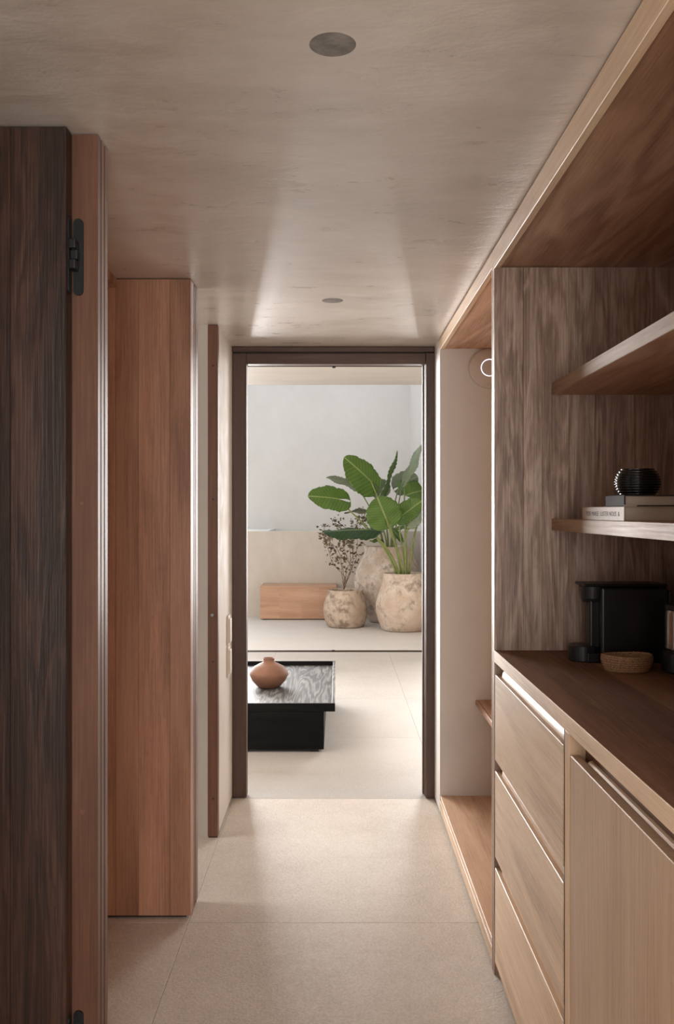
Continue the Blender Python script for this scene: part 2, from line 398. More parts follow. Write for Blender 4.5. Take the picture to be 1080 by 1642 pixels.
# sliding track of the terrace opening (floor and ceiling)
tr = thing('sliding_door_track', 'thin dark bronze sliding track across lounge floor at the terrace edge', 'track', (0, Y_TRACK, 0))
part('channel', tr, track_metal, -4.0, 2.7, Y_TRACK-.03, Y_TRACK+.005, -.012, .006, .001)
part('channel', tr, track_metal, -4.0, 2.7, Y_TRACK+.02, Y_TRACK+.045, -.012, .006, .001)
part('catch', tr, black_metal, -.055, -.025, Y_TRACK-.035, Y_TRACK+.01, .006, .016, .002)
tr2 = thing('sliding_door_track', 'thin dark sliding track along lounge ceiling above the terrace opening', 'track', (0, Y_TRACK, LH))
part('channel', tr2, track_metal, -4.0, 2.7, Y_TRACK-.02, Y_TRACK+.0, LH-.016, LH, .001)
part('channel', tr2, white_plate, -4.0, 2.7, Y_TRACK-.07, Y_TRACK-.04, LH-.01, LH, .001)
part('catch', tr2, black_metal, -.05, -.015, Y_TRACK-.04, Y_TRACK, LH-.03, LH-.01, .003)

# ---------------------------------------------------------------- far door frame (structure door_1)
d1 = thing('door_1', 'dark brown timber door frame at the end of the corridor', None, (0, Y_DOOR, 0), kind='structure')
part('jamb', d1, wood_frame, -.549, -.4755, Y_DOOR, 4.655, .004, 2.337, .002)
part('jamb', d1, wood_frame, .4655, .510, Y_DOOR-.015, 4.655, .004, 2.337, .002)
part('stop', d1, wood_frame, .4537, .4655, 4.636, 4.662, .004, 2.30, .002)
part('stop', d1, wood_frame, .4625, .4655, 4.60, 4.636, .004, 2.30, .001)
part('header', d1, wood_frame_x, -.4755, .4655, Y_DOOR, 4.65, 2.281, 2.337, .002)
part('architrave', d1, wood_frame_x, -.549, .510, Y_DOOR-.02, 4.66, 2.341, 2.369, .003)
part('seal', d1, black_metal, -.549, .510, Y_DOOR+.01, 4.64, 2.334, 2.345, 0)

# ---------------------------------------------------------------- left: open door leaf, jambs, panels
dl = thing('door_2', 'tall dark oak door leaf standing open at the near left', None, (-.603, 1.99, 0), kind='structure')
for a, b in ((-1.50, -1.21), (-1.2095, -.935), (-.9345, -.7275), (-.727, -.603)):
    part('board', dl, wood_leaf, a, b, 1.945, 1.988, .008, 2.366, .001)
def capsule(bm, cx, w, z0, z1, y0, y1, n=10):
    r = w/2; pts = []
    for i in range(n+1): a = PI*i/n; pts.append((cx+r*math.cos(a), z1-r+r*math.sin(a)))
    for i in range(n+1): a = PI+PI*i/n; pts.append((cx+r*math.cos(a), z0+r+r*math.sin(a)))
    A = [bm.verts.new((x, y0, z)) for x, z in pts]; B = [bm.verts.new((x, y1, z)) for x, z in pts]; m = len(pts)
    for i in range(m): bm.faces.new((A[i], A[(i+1) % m], B[(i+1) % m], B[i]))
    bm.faces.new(A[::-1]); bm.faces.new(B)
def hinge(z0, z1, label):
    t = thing('concealed_hinge', label, 'hinge', (-.59, 1.983, (z0+z1)/2), 'black hinges of the open door')
    zc = (z1-z0)/2
    bm = bmesh.new(); capsule(bm, .0015, .0225, -zc, zc, .0035, .0085); obj('jamb_plate', bm, black_metal, t)
    bm = bmesh.new(); capsule(bm, 0, .020, -zc, zc, -.002, .0015)     # plate let into the leaf's edge
    bmesh.ops.rotate(bm, verts=bm.verts, matrix=Matrix.Rotation(PI/2, 3, 'Z')); bmesh.ops.translate(bm, verts=bm.verts, vec=(-.0122, -.017, 0))
    obj('leaf_plate', bm, black_metal, t)
    for a, b in ((.012, .034), (-.034, -.012)):
        obj('knuckle_arm', bx(-.0125, .004, -.028, .004, a, b, .003, 2), black_metal, t)
    bm = bmesh.new(); tube(bm, [(-.004, -.012, -.03), (-.004, -.012, .03)], .0055, 12); obj('pin', bm, dark_plastic, t)
    obj('link', bx(-.011, .0065, -.020, -.004, -.011, .011, .003, 2), black_metal, t)
    for z in (-zc+.03, zc-.03):
        bm = lathe([(0.0, 0), (.004, 0), (.004, .0012), (.0, .0012)], 12)
        bmesh.ops.rotate(bm, verts=bm.verts, matrix=Matrix.Rotation(PI/2, 3, 'X')); bmesh.ops.translate(bm, verts=bm.verts, vec=(.0015, .0038, z))
        obj('screw', bm, dark_plastic, t)
hinge(2.000, 2.175, 'upper black concealed hinge between dark door leaf and its jamb')
hinge(.196, .371, 'lower black concealed hinge between dark door leaf and its jamb')

def grooved(x0, x1, y0, y1, grooves, d=.014):
    pts = [(x0, y0), (x1, y0)]
    for a, b in grooves: pts += [(x1, a), (x1-d, a), (x1-d, b), (x1, b)]
    return pts + [(x1, y1), (x0, y1)]
jb = thing('door_2_jamb', 'brown timber jamb with grooved edge beside the open door leaf', None, (-.6, 1.992, 0), kind='structure')
jb.name = 'trim_1'
bm = bmesh.new(); prism_z(bm, [(x+.6, y-1.992) for x, y in grooved(-.688, XL, 1.992, 2.076, [(2.013, 2.022), (2.043, 2.053)])], .004, H-.002)
obj('post', bm, wood_jamb, jb)
def plug(t, x, y, z, r=.0045, mat=wood_leaf, h=.0015):
    bm = lathe([(0, 0), (r, 0), (r*.85, h), (0, h)], 14)
    bmesh.ops.rotate(bm, verts=bm.verts, matrix=Matrix.Rotation(PI/2, 3, 'X'))
    bmesh.ops.translate(bm, verts=bm.verts, vec=Vector((x, y, z)) - t.location)
    return obj('plug', bm, mat, t)
for z in (1.527, .823): plug(jb, -.581, 1.992, z, .0065, wood_jamb, .001)

pn = thing('wood_panel', 'reddish brown floor-to-ceiling timber panel, second upright from the near left', 'panel', (-.54, 3.23, 0))
for a, b in ((-.95, -.8185), (-.818, -.7345), (-.734, -.6185), (-.618, -.541)):
    part('board', pn, wood_red, a, b, 3.23, 3.30, .012, H-.003, .001)
part('edge_strip', pn, wood_jamb, -.60, -.5395, 3.302, 3.328, .012, H-.003, .001)
part('edge_strip', pn, wood_jamb, -.60, -.5385, 3.333, 3.378, .012, H-.003, .001)
part('core', pn, dark_gap, -.90, -.606, 3.301, 3.375, .0, H-.003, 0)
part('plinth', pn, dark_gap, -.9, -.56, 3.245, 3.30, .0, .012, 0)

j3 = thing('trim_2', 'narrow timber jamb at the end of the left plaster wall', None, (-.573, 4.03, 0), kind='structure')
part('post', j3, wood_jamb, -.5965, -.5495, 4.03, 4.075, .006, H-.002, .0015)
part('base_gap', j3, dark_gap, -.594, -.552, 4.034, 4.07, 0, .006, 0)
for z in (1.563, .813, .18, 2.18): plug(j3, -.572, 4.03, z, .005)
plug(j3, -.574, 4.03, 1.03, .009, steel, .012).name = 'door_stop'

sw = []
for i, (z0, z1, lab) in enumerate(((.832, .985, 'upper cream wall switch beside the dark door frame'), (.676, .828, 'lower cream wall switch beside the dark door frame'))):
    t = thing('wall_switch', lab, 'switch', (-.55, 4.40, z0), 'cream switches on the left wall')
    part('plate', t, white_plate, -.55, -.540, 4.35, 4.445, z0, z1, .003)
    part('rocker', t, white_plate, -.541, -.533, 4.362, 4.433, z0+.016, z1-.016, .003)

# ---------------------------------------------------------------- right: cabinetry
ZT, ZU = 1.056, 1.018           # worktop top and underside
YP0, YP1 = 2.84, 2.882          # far side panel
XB = 1.13                       # back of the units
su = thing('open_shelf_unit', 'tall weathered brown oak open shelf unit above the worktop', 'shelving', (XR, YP0, 0))
xs = (.511, .606, .667, .753, .84, .972, 1.035, 1.13)
for i, (a, b) in enumerate(zip(xs, xs[1:])):
    part('side_board', su, wood_emb, a+.0003, b-.0003, YP0, YP1-.012, 0.0, 2.302, .0006)
part('side_lining', su, wood_tan_z, XR-.0005, XB, YP1-.012, YP1, 0.0, 2.302, .0008)
part('top_panel', su, wood_sof, XR+.02, XB, .3, YP1, 2.306, 2.366, .001)
part('fascia', su, wood_tan_y, XR, XR+.02, .3, YP1, 2.298, 2.364, .0012)
part('side_board', su, wood_emb, XR+.02, XB, 1.24, 1.28, ZT+.001, 2.305, .001)  # unseen near end panel, added to keep rear light off the shelves
part('back_panel', su, wood_emb, XB, XB+.02, .3, YP1, ZT, 2.306, 0)
for z0, z1 in ((1.447, 1.484), (1.887, 1.924)):
    part('shelf', su, wood_sof, .699, XB, 1.28, YP0, z0, z1, .0012)
    part('shelf_edge', su, wood_edge, .6975, .699, 1.28, YP0, z0, z1, .0006)

wt = thing('worktop', 'brown timber worktop of glued staves over drawers', 'worktop', (XR, YP0, ZU))
xb = (.514, .63, .76, .90, XB)
for a, b in zip(xb, xb[1:]): part('stave', wt, wood_top, a, b, .3, YP0, ZU, ZT, 0)
part('front_edge', wt, wood_tan_y, .511, .514, .3, YP0, ZU, ZT+.0004, .0008)

dc = thing('drawer_cabinet', 'tan oak base cabinet with three wide drawers', 'cabinet', (XR, 1.93, 0))
part('carcass', dc, wood_tan_z, .556, XB, 1.986, YP0, .045, ZU, 0)
part('back_board', dc, wood_top, .545, .556, 1.986, YP0, .045, ZU, 0)
part('stile', dc, wood_tan_z, .5115, XB, 1.927, 1.962, .0, ZU, .001)
part('slot_shade', dc, black_metal, .5155, .55, 1.9625, 1.9835, .045, ZU, 0)  # black strip stands in for the shade inside the slot beside the drawers
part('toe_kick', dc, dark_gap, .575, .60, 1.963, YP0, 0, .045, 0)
for (a, b) in ((.701, .978), (.386, .665), (.042, .351)):
    dr = part('drawer', dc, wood_tan_y, .513, .535, 1.984, YP0-.003, a, b, .0015)
    # routed finger pull: scooped lip that starts a hand short of the side panel
    l = dc.location; n = 8; pts = [(.546, b+.034)]
    for i in range(n+1):
        q = PI/2*i/n; pts.append((.546-.020*math.sin(q), b+.004+.03*(1-math.sin(q))*0+.028*math.cos(q)*.9-.002))
    pts += [(.5245, b-.02), (.546, b-.02)]
    bm = bmesh.new(); y0, y1 = 1.987, YP0-.055
    A = [bm.verts.new((x-l.x, y0-l.y, z-l.z)) for x, z in pts]; B = [bm.verts.new((x-l.x, y1-l.y, z-l.z)) for x, z in pts]
    for i in range(len(pts)): j = (i+1) % len(pts); bm.faces.new((A[i], A[j], B[j], B[i]))
    bm.faces.new(A[::-1]); bm.faces.new(B)
    obj('finger_pull', bm, wood_tan_y, dr)
    dr.children[-1].location = (0, 0, 0)
db = thing('door_cabinet', 'tan base cabinet with a tall vertical-grain door at the right edge', 'cabinet', (XR, 1.92, 0))
part('carcass', db, wood_tan_z, .56, XB, .32, 1.926, .045, ZU, 0)
part('back_board', db, wood_top, .548, .56, .32, 1.926, .045, ZU, 0)
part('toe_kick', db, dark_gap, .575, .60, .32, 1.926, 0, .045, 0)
dd = part('door', db, wood_tan_z, .513, .535, 1.25, 1.921, .012, .972, .0015)
part('door', db, wood_tan_z, .513, .535, .62, 1.247, .012, .972, .0015)
bm = bmesh.new(); tube(bm, [(.5445-XR, 1.26-1.92, .965), (.5445-XR, 1.865-1.92, .965)], .011, 14); obj('finger_pull', bm, wood_tan_y, dd)

nb = thing('niche_bench', 'low brown timber platform on floor of the open niche', 'bench', (XR, YP1, 0))
part('top_board', nb, wood_bench_y, XR+.002, .80, YP1+.001, 4.335, .07, .095, .001)
part('top_board', nb, wood_bench_y, .8005, 1.154, YP1+.001, 4.335, .07, .095, .001)
part('front_board', nb, wood_tan_y, XR, XR+.02, YP1+.001, 4.335, .022, .0695, .001)
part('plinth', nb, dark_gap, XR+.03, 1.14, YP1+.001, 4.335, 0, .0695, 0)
nh = thing('niche_header', 'tan timber board lining the top of the open niche', 'panel', (XR, YP1, 2.3))
part('soffit_board', nh, wood_sof, XR+.02, 1.154, YP1+.001, 4.335, 2.314, 2.366, .001)
part('fascia', nh, wood_tan_y, XR, XR+.0195, YP1+.001, 4.335, 2.310, 2.364, .001)
ns = thing('niche_shelf', 'short brown timber shelf fixed low inside the open niche', 'shelf', (.687, 4.335, .55))
part('board', ns, wood_sof, .70, 1.154, YP1+.001, 4.335, .542, .572, .001)
bm = bmesh.new(); bm2 = None
part('front_edge', ns, wood_sof, .687, .6995, YP1+.001, 4.335, .544, .572, .004)

# ---------------------------------------------------------------- downlights, access point
for i, (lx, ly) in enumerate(LIGHTS):
    t = thing('downlight', ('larger-looking near' if i == 0 else 'smaller-looking far') + ' round recessed downlight in the plaster ceiling', 'downlight', (lx, ly, H), 'ceiling downlights')
    bm = lathe([(LR-.0004, .0005), (LR-.0004, .040), (.029, .041), (.029, .10), (LR+.004, .10), (LR+.004, .04)], 40)
    obj('sleeve', bm, sleeve_mat, t, smooth=False)
    bm = lathe([(0, .046), (.0285, .046), (.0285, .056), (0, .056)], 32); obj('lens', bm, lens_mat, t)
    obj('clip', bx(-.006, .006, -.034, -.027, .0385, .0455, .001), black_metal, t)

ap = thing('wireless_access_point', 'round white disc with glowing ring high on the niche wall', 'access point', (.752, 4.336, 2.216))
def ydisc(prof, n=48):
    bm = lathe(prof, n); bmesh.ops.rotate(bm, verts=bm.verts, matrix=Matrix.Rotation(PI/2, 3, 'X')); return bm
obj('housing', ydisc([(0, .0005), (.094, .0005), (.0995, .006), (.098, .016), (.088, .024), (.06, .0285), (0, .030)]), white_plastic, ap, True)
obj('light_ring', ydisc([(.0394, .028), (.0394, .0312), (.0426, .0312), (.0426, .028)]), led_ring, ap)

# ---------------------------------------------------------------- things on the shelf
def book(name, label, x0, x1, y0, y1, z0, z1, cover, text=None):
    t = thing(name, label, 'book', (x0, y0, z0), 'books on the lower shelf')
    h = z1-z0; w = x1-x0; l = y1-y0; c = .003
    obj('cover', bx(0, w, 0, l, 0, c, .0006), cover, t)
    obj('cover', bx(0, w, 0, l, h-c, h, .0006), cover, t)
    obj('spine', bx(-.0008, c, 0, l, 0, h, .0012), cover, t)
    obj('pages', bx(c+.001, w-.006, .005, l-.005, c, h-c, 0), paper, t)
    return t
b1 = book('book', 'beige hardback with brown spine lettering, lying on the lower shelf', .7045, .96, 2.142, 2.505, 1.484, 1.5205, cover_beige)
fc = bpy.data.curves.new('spine_lettering', 'FONT'); fc.body = 'TIDE MAREE  LUSTER NOUS  &'; fc.size = .017; fc.extrude = .0001; fc.align_x = 'CENTER'; fc.align_y = 'CENTER'
tmp = bpy.data.objects.new('tmp', fc); COL.objects.link(tmp)
bpy.context.view_layer.update()
me = bpy.data.meshes.new_from_object(tmp.evaluated_get(bpy.context.evaluated_depsgraph_get())); COL.objects.unlink(tmp); bpy.data.objects.remove(tmp)
w = max(v.co.x for v in me.vertices) - min(v.co.x for v in me.vertices)
for v in me.vertices: v.co.x *= .29/w
me.materials.clear(); me.materials.append(ink)
sl = bpy.data.objects.new('spine_lettering', me); COL.objects.link(sl); sl.parent = b1
sl.matrix_local = Matrix.Translation((-.0011, .178, .0175)) @ Matrix(((0, 0, -1, 0), (-1, 0, 0, 0), (0, 1, 0, 0), (0, 0, 0, 1)))
b2 = book('book', 'slimmer dark grey book lying on top of the beige hardback', .7075, .93, 2.15, 2.30, 1.5208, 1.549, cover_grey)
obj('jacket_flap', bx(-.001, .03, -.0015, .0, .0, .004, 0), paper, b2)
prof = [(0, 0), (.036, 0)]
N = 10
for i in range(N*6+1):
    u = i/(N*6); zz = .002 + .066*u; r = .030 + .0275*math.sin(PI*(.12+.80*u))**.7 + .0016*math.cos(2*PI*N*u)
    prof.append((r, zz))
prof += [(.026, .0685), (.024, .060), (.034, .03), (0, .012)]
rv = obj('ribbed_vessel', lathe(prof, 56), glossy_black, None, True); rv.location = (.772, 2.245, 1.5492)
setp(rv, 'squat black ribbed glass vessel standing on the two stacked books', 'vessel')

# ---------------------------------------------------------------- coffee machine, frother, basket
cm = thing('coffee_machine', 'matt black pod coffee machine at back of the worktop', 'coffee machine', (.86, 2.655, ZT))
def lb(x0, x1, y0, y1, z0, z1, b=.006): 
    l = cm.location; return bx(x0-l.x, x1-l.x, y0-l.y, y1-l.y, z0-l.z, z1-l.z, b, 3)
obj('body', lb(.785, .985, 2.595, 2.705, ZT+.004, ZT+.226, .008), black_plastic, cm)
obj('lid', lb(.735, .985, 2.597, 2.703, ZT+.2275, ZT+.236, .004), black_plastic, cm)
bm = lathe([(0, .178), (.030, .178), (.036, .19), (.040, .2265), (0, .2265)], 32); bmesh.ops.translate(bm, verts=bm.verts, vec=(.775-.86, -.005, 0)); obj('brew_head', bm, dark_plastic, cm, False)
bm = lathe([(0, .16), (.008, .16), (.009, .178), (0, .178)], 16); bmesh.ops.translate(bm, verts=bm.verts, vec=(.765-.86, -.005, 0)); obj('spout', bm, black_metal, cm)
obj('column', lb(.758, .79, 2.62, 2.68, ZT+.04, ZT+.185, .006), black_plastic, cm)
bm = lathe([(0, .001), (.040, .001), (.043, .004), (.043, .046), (.041, .049), (0, .049)], 40); bmesh.ops.translate(bm, verts=bm.verts, vec=(.745-.86, -.005, 0)); obj('drip_tray', bm, dark_plastic, cm)
obj('base', lb(.745, .985, 2.60, 2.70, ZT+.0005, ZT+.03, .004), black_plastic, cm)
obj('water_tank', lb(.987, 1.0, 2.60, 2.70, ZT+.02, ZT+.215, .004), dark_plastic, cm)

fr = thing('milk_frother', 'dark jug with shiny steel side at the right end of worktop', 'frother', (.972, 2.455, ZT))
obj('base', lathe([(0, .0005), (.055, .0005), (.058, .006), (.056, .055), (.05, .060), (0, .060)], 40), dark_plastic, fr)
obj('jug', lathe([(0, .0605), (.046, .0605), (.048, .068), (.047, .17), (.044, .176), (0, .176)], 40), steel, fr, False)
obj('lid', lathe([(0, .1765), (.047, .1765), (.047, .19), (.02, .196), (0, .196)], 40), black_plastic, fr)
bm = bmesh.new(); tube(bm, bez((.046, 0, .16), (.09, 0, .17), (.09, 0, .08), (.047, 0, .085), 12), .006, 10); obj('handle', bm, black_plastic, fr)

bk = thing('woven_basket', 'small oval woven straw basket in front of coffee machine', 'basket', (.822, 2.478, ZT))
for i in range(7):
    u = i/6; bm = bmesh.new(); n = 72; rr = .0042
    ax = .058+.011*math.sin(u*PI*.62); ay = .042+.008*math.sin(u*PI*.62); z = .0045+.0064*i
    ring = []
    for k in range(n):
        a = 2*PI*k/n; tw = .0007*math.sin(a*40+i*1.7)
        wz = .0018*math.sin(2*a+1)*u
        c = Vector((ax*math.cos(a), ay*math.sin(a), z+wz)); o_ = Vector((math.cos(a), math.sin(a), 0))
        ring.append([bm.verts.new(c + o_*(rr+tw)*math.cos(q*PI/4) + Vector((0, 0, (rr+tw)*math.sin(q*PI/4)))) for q in range(8)])
    for k in range(n):
        A, B = ring[k], ring[(k+1) % n]
        for q in range(8): bm.faces.new((A[q], A[(q+1) % 8], B[(q+1) % 8], B[q]))
    obj('coil', bm, straw_a, bk, True)
obj('basket_floor', lathe([(0, .001), (1, .001), (1, .005), (0, .005)], 40, sx=.058, sy=.042), straw_a, bk)

# ---------------------------------------------------------------- coffee table and vase
ct = thing('coffee_table', 'low black stained oak tray coffee table on a box base', 'table', (-.6, 6.2, 0))
TX0, TX1, TY0, TY1 = -1.25, -.012, 5.455, 7.0
part('tray_floor', ct, wood_black, TX0+.02, TX1-.02, TY0+.02, TY1-.02, .255, .274, 0)
part('rim', ct, wood_black_x, TX0, TX1, TY0, TY0+.02, .255, .306, .0015)
part('rim', ct, wood_black_x, TX0, TX1, TY1-.02, TY1, .255, .306, .0015)
part('rim', ct, wood_black, TX0, TX0+.02, TY0+.0205, TY1-.0205, .255, .306, .0015)
part('rim', ct, wood_black, TX1-.02, TX1, TY0+.0205, TY1-.0205, .255, .306, .0015)
part('box_base', ct, wood_black_x, TX0+.10, -.082, TY0+.001, TY1-.10, .018, .2545, .002)
for fx in (-1.08, -.14):
    for fy in (5.5, 6.8): part('foot', ct, black_plastic, fx-.025, fx+.025, fy-.025, fy+.025, 0, .018, .002)
prof = [(0, 0), (.072, 0), (.084, .010), (.118, .048), (.1365, .088), (.132, .110), (.104, .143), (.066, .163), (.045, .172), (.0385, .182), (.0395, .200), (.042, .203), (.037, .203), (.033, .19), (.036, .176), (.07, .15), (.12, .10), (.10, .04), (0, .012)]
vs = obj('terracotta_vase', lathe(prof, 56, .012, 2), terracotta, None, True); vs.location = (-.478, 6.13, .2742)
setp(vs, 'round brown terracotta vase with small neck on black coffee table', 'vase')

# ---------------------------------------------------------------- terrace bench
bn = thing('wooden_bench', 'long light brown solid timber bench against the low garden wall', 'bench', (-.53, 12.3, 0))
bxs = (-1.062, -.80, -.49, -.25, -.009)
part('body', bn, wood_bench, -1.055, -.015, 12.10, 12.58, .012, .44, 0)
for (a, b), (za, zb) in zip(zip(bxs, bxs[1:]), ((0, 0),)*4):
    part('front_board', bn, wood_bench, a+.0002, b-.0002, 12.078, 12.10, .014, .446, .0004)
part('seat_board', bn, wood_bench, -1.062, -.009, 12.078, 12.585, .447, .466, .002)
part('end_board', bn, wood_bench, -1.062, -1.0555, 12.10, 12.58, .014, .446, .001)
part('plinth', bn, dark_gap, -1.03, -.03, 12.11, 12.57, 0, .012, 0)

# ---------------------------------------------------------------- potted plants
def P(px, py, y): return Vector(((px-540)/F*y, y, CZ-(py-819)/F*y))
def leaf(t, B, T, n, wl, wr, lobe=.34, fold=.15, droop=.12, top=None, corr=.034, stem=None, stem_r=(.017, .008)):
    top = top or leaf_top
    o = t.location; B = Vector(B)-o; T = Vector(T)-o
    L = (T-B).length; u = (T-B)/L; nn = Vector(n); v = nn.cross(u).normalized(); nn = u.cross(v).normalized()
    bm = bmesh.new(); uvl = bm.loops.layers.uv.new('UVMap'); NU, NV = 40, 7
    def hw(s):
        q = max(0.0, min(1.0, (s+lobe)/(1+lobe))); return (max(q, 1e-4)**.40)*(max(1-q, 0)**.55)/(.421**.40*.579**.55)
    sd = random.random()*10
    def pos(s, f, side):
        w_ = wl if side < 0 else wr; h = hw(s)*w_
        inner = 0.0 if s >= 0 else .22*h*(min(1, -s/lobe)**1.1)
        a = inner + (h-inner)*f
        wavy = 1+(.03*math.sin(s*26+sd+side)+.018*math.sin(s*56.5-1.2))*f
        a *= wavy
        z = fold*a - droop*L*s*s*math.copysign(1, s)*(1 if s > 0 else -1) + corr*L*math.sin(2*PI*(s*9-a/w_*2.5))*f*.5*(1-f*.3)
        z += .012*math.sin(s*11+sd*2)*f
        return B + u*(s*L) + v*(side*a) + nn*z, (s, .5+side*a/w_*.5)
    for side in (-1, 1):
        g = []
        for i in range(NU+1):
            s = -lobe + (1+lobe)*i/NU; s = 0.0 if abs(s) < .5*(1+lobe)/NU else s
            row = []
            for j in range(NV+1):
                p, uv = pos(s, j/NV, side); row.append((bm.verts.new(p), uv))
            g.append(row)
        for i in range(NU):
            for j in range(NV):
                q = [g[i][j], g[i+1][j], g[i+1][j+1], g[i][j+1]]
                if side < 0: q = q[::-1]
                f = bm.faces.new([k[0] for k in q])
                for lp, k in zip(f.loops, q): lp[uvl].uv = k[1]
    bmesh.ops.remove_doubles(bm, verts=bm.verts, dist=1e-5)
    me = bpy.data.meshes.new('leaf'); bm.to_mesh(me); bm.free(); me.materials.append(top); me.materials.append(leaf_under)
    for p in me.polygons: p.use_smooth = True
    # make sure the upper face looks along nn
    if sum((p.normal.dot(nn))*p.area for p in me.polygons) < 0: me.flip_normals()
    ob = bpy.data.objects.new('leaf', me); COL.objects.link(ob); ob.parent = t
    md = ob.modifiers.new('thickness', 'SOLIDIFY'); md.thickness = .004; md.offset = -1; md.material_offset = 1; md.material_offset_rim = 0
    # midrib
    bm = bmesh.new(); pts = []
    for i in range(15):
        s = i/14*.97; pts.append(B + u*(s*L) + nn*(-droop*L*s*s) - nn*.002)
    tube(bm, pts, [.006*(1-.8*i/14) for i in range(15)], 6); obj('midrib', bm, stem_mat, ob, True)
    if stem is not None:
        C = Vector(stem)-o; mid1 = C + Vector(((B.x-C.x)*.22, (B.y-C.y)*.22, (B.z-C.z)*.55))
        mid2 = B - u*(.10) - Vector((0, 0, .10)) + (C-B)*.12
        bm = bmesh.new(); pts = bez(C, mid1, mid2, B, 16)
        tube(bm, pts, [stem_r[0]+(stem_r[1]-stem_r[0])*(i/16)**.6 for i in range(17)], 10); obj('petiole', bm, stem_mat, t, True)
    return ob

def pot(t, prof, mat, seed, fill):
    obj('pot', lathe(prof, 64, .035, seed), mat, t, True)
    r, z = fill
    obj('soil', lathe([(0, z-.02), (r, z-.02), (r, z), (r*.5, z+.012), (0, z+.015)], 32, .05, seed), soil, t, True)

# small pot with shrub
YA = 11.40; xa = (553.5-540)/F*YA
pa = thing('potted_shrub', 'small rounded clay pot with sparse twiggy shrub beside the bench', 'potted plant', (xa, YA, 0), 'clay pots with plants on the terrace')
pot(pa, [(0, 0), (.215, 0), (.245, .02), (.278, .12), (.288, .21), (.278, .30), (.248, .40), (.232, .455), (.234, .475), (.228, .482), (.214, .475), (.21, .45), (.235, .36), (.25, .2), (.2, .05), (0, .03)], pot_a, 1, (.215, .42))
bmT = []
bmL = bmesh.new()
rnd = random.Random(11)
def add_leaf(p, d, s):
    a = d.cross(Vector((rnd.uniform(-1, 1), rnd.uniform(-1, 1), rnd.uniform(-1, 1)))).normalized()*s*.32
    nrm = a.cross(d).normalized()*s*.08
    q = [bmL.verts.new(p), bmL.verts.new(p+d*s*.45+a+nrm), bmL.verts.new(p+d*s), bmL.verts.new(p+d*s*.45-a+nrm)]
    m_ = bmL.verts.new(p+d*s*.5-nrm)
    for i in range(4): bmL.faces.new((q[i], q[(i+1) % 4], m_))
def twig(start, pts, r0):
    ps = [Vector(start)]+[Vector(p) for p in pts]; fine = []
    for i in range(len(ps)-1):
        for k in range(5):
            f = k/5; fine.append(ps[i].lerp(ps[i+1], f)+Vector((rnd.uniform(-.006, .006), rnd.uniform(-.01, .01), 0)))
    fine.append(ps[-1]); bm = bmesh.new()
    tube(bm, fine, [r0*(1-.75*i/len(fine)) for i in range(len(fine))], 5); obj('twig', bm, twig_mat, pa, True)
    return fine
def lp(px, py, dy): return P(px, py, YA+dy) - pa.location
root = lp(551, 945, 0)
main = [
  [(549, 925, .02), (546, 900, .05), (535, 878, .05), (522, 858, .02), (517, 846, 0)],
  [(551, 925, -.02), (548, 900, -.05), (541, 880, -.10), (528, 868, -.14), (519, 853, -.16)],
  [(556, 930, .03), (563, 915, .06), (571, 898, .08), (572, 872, .10), (575, 850, .12), (583, 830, .15)],
  [(556, 928, -.05), (562, 913, -.06), (558, 896, -.08), (550, 880, -.06), (548, 862, -.04), (545, 838, -.04)],
  [(553, 925, .06), (541, 912, .1), (531, 900, .12), (526, 880, .14), (522, 860, .12)],
  [(558, 925, -.1), (566, 905, -.14), (566, 885, -.16), (560, 866, -.16), (568, 842, -.2), (590, 833, -.2)],
  [(555, 915, .1), (566, 890, .16), (563, 866, .2), (553, 846, .22), (535, 832, .22)],
  [(563, 912, .0), (560, 880, .02), (569, 858, .0), (578, 838, -.05), (585, 822, -.05)]]
for br in main:
    fine = twig(root, [lp(*b) for b in br], .005)
    n = len(fine)
    for i in range(int(n*.25), n):
        dens = 3 if i > n*.6 else (1 if i % 2 else 0)
        for _ in range(dens):
            d = Vector((rnd.uniform(-1, 1), rnd.uniform(-1, 1), rnd.uniform(-.5, .9))).normalized()
            p = fine[i]; tip = p + d*rnd.uniform(.01, .09)
            add_leaf(tip, (d+Vector((0, 0, -.3))).normalized(), rnd.uniform(.03, .058))
    for i in range(int(n*.45), n, 3):     # short side twigs
        d = Vector((rnd.uniform(-1, 1), rnd.uniform(-1, 1), rnd.uniform(0, .8))).normalized(); e = fine[i]+d*rnd.uniform(.06, .14)
        bm = bmesh.new(); tube(bm, [fine[i], fine[i].lerp(e, .5)+Vector((0, 0, .01)), e], [.0025, .002, .001], 4); obj('twig', bm, twig_mat, pa)
        for k in range(7):
            f = rnd.uniform(.3, 1.05); dd_ = (d+Vector((rnd.uniform(-1, 1), rnd.uniform(-1, 1), rnd.uniform(-1, 1)))).normalized()
            add_leaf(fine[i].lerp(e, f), dd_, rnd.uniform(.03, .055))
o = obj('foliage', bmL, tiny_leaf, pa); o['kind'] = 'stuff'

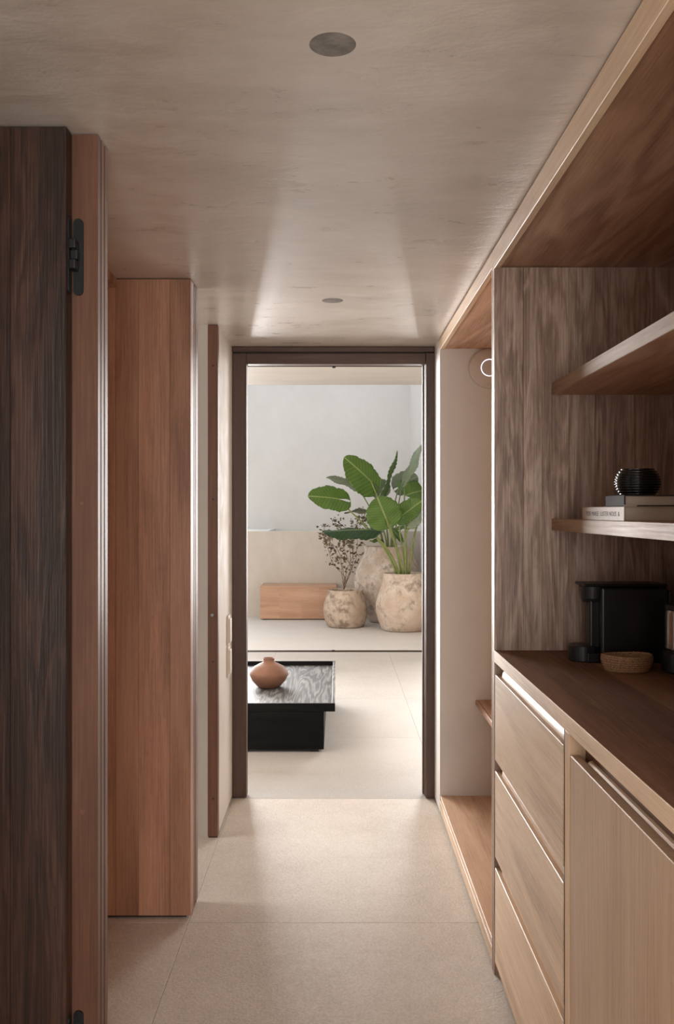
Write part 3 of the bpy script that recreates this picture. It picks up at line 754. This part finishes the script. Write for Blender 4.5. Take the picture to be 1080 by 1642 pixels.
# tall rear jar with its own elephant-ear plant
YB = 11.92; xb_ = (622.5-540)/F*YB
pb = thing('potted_elephant_ear', 'tallest clay jar behind the other two pots, with pale-backed big leaves', 'potted plant', (xb_, YB, 0), 'clay pots with plants on the terrace')
pot(pb, [(0, 0), (.25, 0), (.275, .02), (.335, .14), (.42, .32), (.465, .47), (.468, .56), (.44, .68), (.385, .81), (.345, .91), (.333, .99), (.337, 1.02), (.33, 1.028), (.31, 1.02), (.305, .98), (.34, .86), (.43, .62), (.43, .45), (.3, .1), (0, .05)], pot_b, 5, (.30, .95))
cb = Vector((xb_, YB, .95))
def cB(dx, dy=0): return cb+Vector((dx, dy, 0))
leaf(pb, P(577, 786, 11.9), P(524, 760, 11.7), (.25, .30, .9), .17, .17, fold=.2, droop=.1, stem=cB(-.05), stem_r=(.016, .007))
leaf(pb, P(610, 790, 12.1), P(592, 768, 11.9), (0.1, .85, .35), .15, .17, stem=cB(0, .05), stem_r=(.016, .008))
leaf(pb, P(640, 780, 12.2), P(668, 762, 12.2), (.0, .85, .5), .18, .18, stem=cB(.05, .05), stem_r=(.016, .008))
leaf(pb, P(646, 776, 12.0), P(659, 795, 11.8), (.0, -.9, .35), .09, .09, stem=cB(.08), stem_r=(.014, .007))
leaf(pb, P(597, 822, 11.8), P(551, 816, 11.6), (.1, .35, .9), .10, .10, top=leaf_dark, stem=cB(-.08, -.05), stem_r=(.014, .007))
leaf(pb, P(611, 842, 11.6), P(604, 859, 11.45), (.3, .75, .3), .07, .07, stem=cB(-.02, -.1), stem_r=(.012, .006))
leaf(pb, P(644, 846, 11.8), P(668, 843, 11.7), (.0, -.55, .8), .06, .06, stem=cB(.07, -.05), stem_r=(.012, .006))
leaf(pb, P(610, 868, 11.8), P(593, 866, 11.7), (.0, -.5, .8), .04, .04, stem=cB(-.04, -.1), stem_r=(.008, .004))
leaf(pb, P(632, 852, 11.8), P(646, 868, 11.65), (.1, -.8, .5), .05, .05, stem=cB(.02, -.1), stem_r=(.012, .005))

# front jar with the big elephant-ear plant
YC = 11.08; xc = (646.5-540)/F*YC
pc = thing('potted_elephant_ear', 'squat front clay jar with large bright green elephant-ear leaves', 'potted plant', (xc, YC, 0), 'clay pots with plants on the terrace')
pot(pc, [(0, 0), (.255, 0), (.285, .02), (.325, .12), (.350, .24), (.350, .32), (.328, .43), (.288, .55), (.264, .64), (.259, .695), (.262, .715), (.255, .722), (.236, .715), (.235, .67), (.27, .55), (.315, .35), (.3, .15), (0, .05)], pot_c, 9, (.235, .66))
cc = Vector((xc, YC, .66))
def cC(dx, dy=0): return cc+Vector((dx, dy, 0))
leaf(pc, P(594.5, 771.7, 11.15), P(555.5, 732, 10.95), (.25, -.9, .35), .17, .26, lobe=.34, fold=.05, stem=cC(-.02))
leaf(pc, P(543, 800, 10.95), P(496, 792.5, 10.75), (-.1, -.85, .45), .17, .19, lobe=.42, fold=.06, stem=cC(-.07))
leaf(pc, P(612, 795, 11.3), P(639, 723, 11.5), (.985, -.10, .15), .13, .13, lobe=.3, fold=.12, droop=.02, stem=cC(-.01, .04))
leaf(pc, P(650, 768, 11.3), P(676, 714, 11.3), (.86, .24, .42), .13, .13, lobe=.25, fold=.1, droop=.04, stem=cC(.04, .03))
leaf(pc, P(675, 787, 11.2), P(653, 791, 11.0), (-.2, -.9, .35), .17, .18, lobe=.3, stem=cC(.07, .02))
leaf(pc, P(619, 832, 10.75), P(604.5, 797, 10.72), (.05, -.97, .2), .215, .235, lobe=.42, fold=.04, droop=.02, stem=cC(.0, -.06))
leaf(pc, P(643, 828, 11.0), P(676, 801, 10.9), (.1, -.85, .5), .14, .14, lobe=.3, stem=cC(.03, -.02))
leaf(pc, P(655.5, 838.5, 10.95), P(677, 813, 10.95), (.55, .62, .4), .11, .11, lobe=.25, stem=cC(.02, -.05))
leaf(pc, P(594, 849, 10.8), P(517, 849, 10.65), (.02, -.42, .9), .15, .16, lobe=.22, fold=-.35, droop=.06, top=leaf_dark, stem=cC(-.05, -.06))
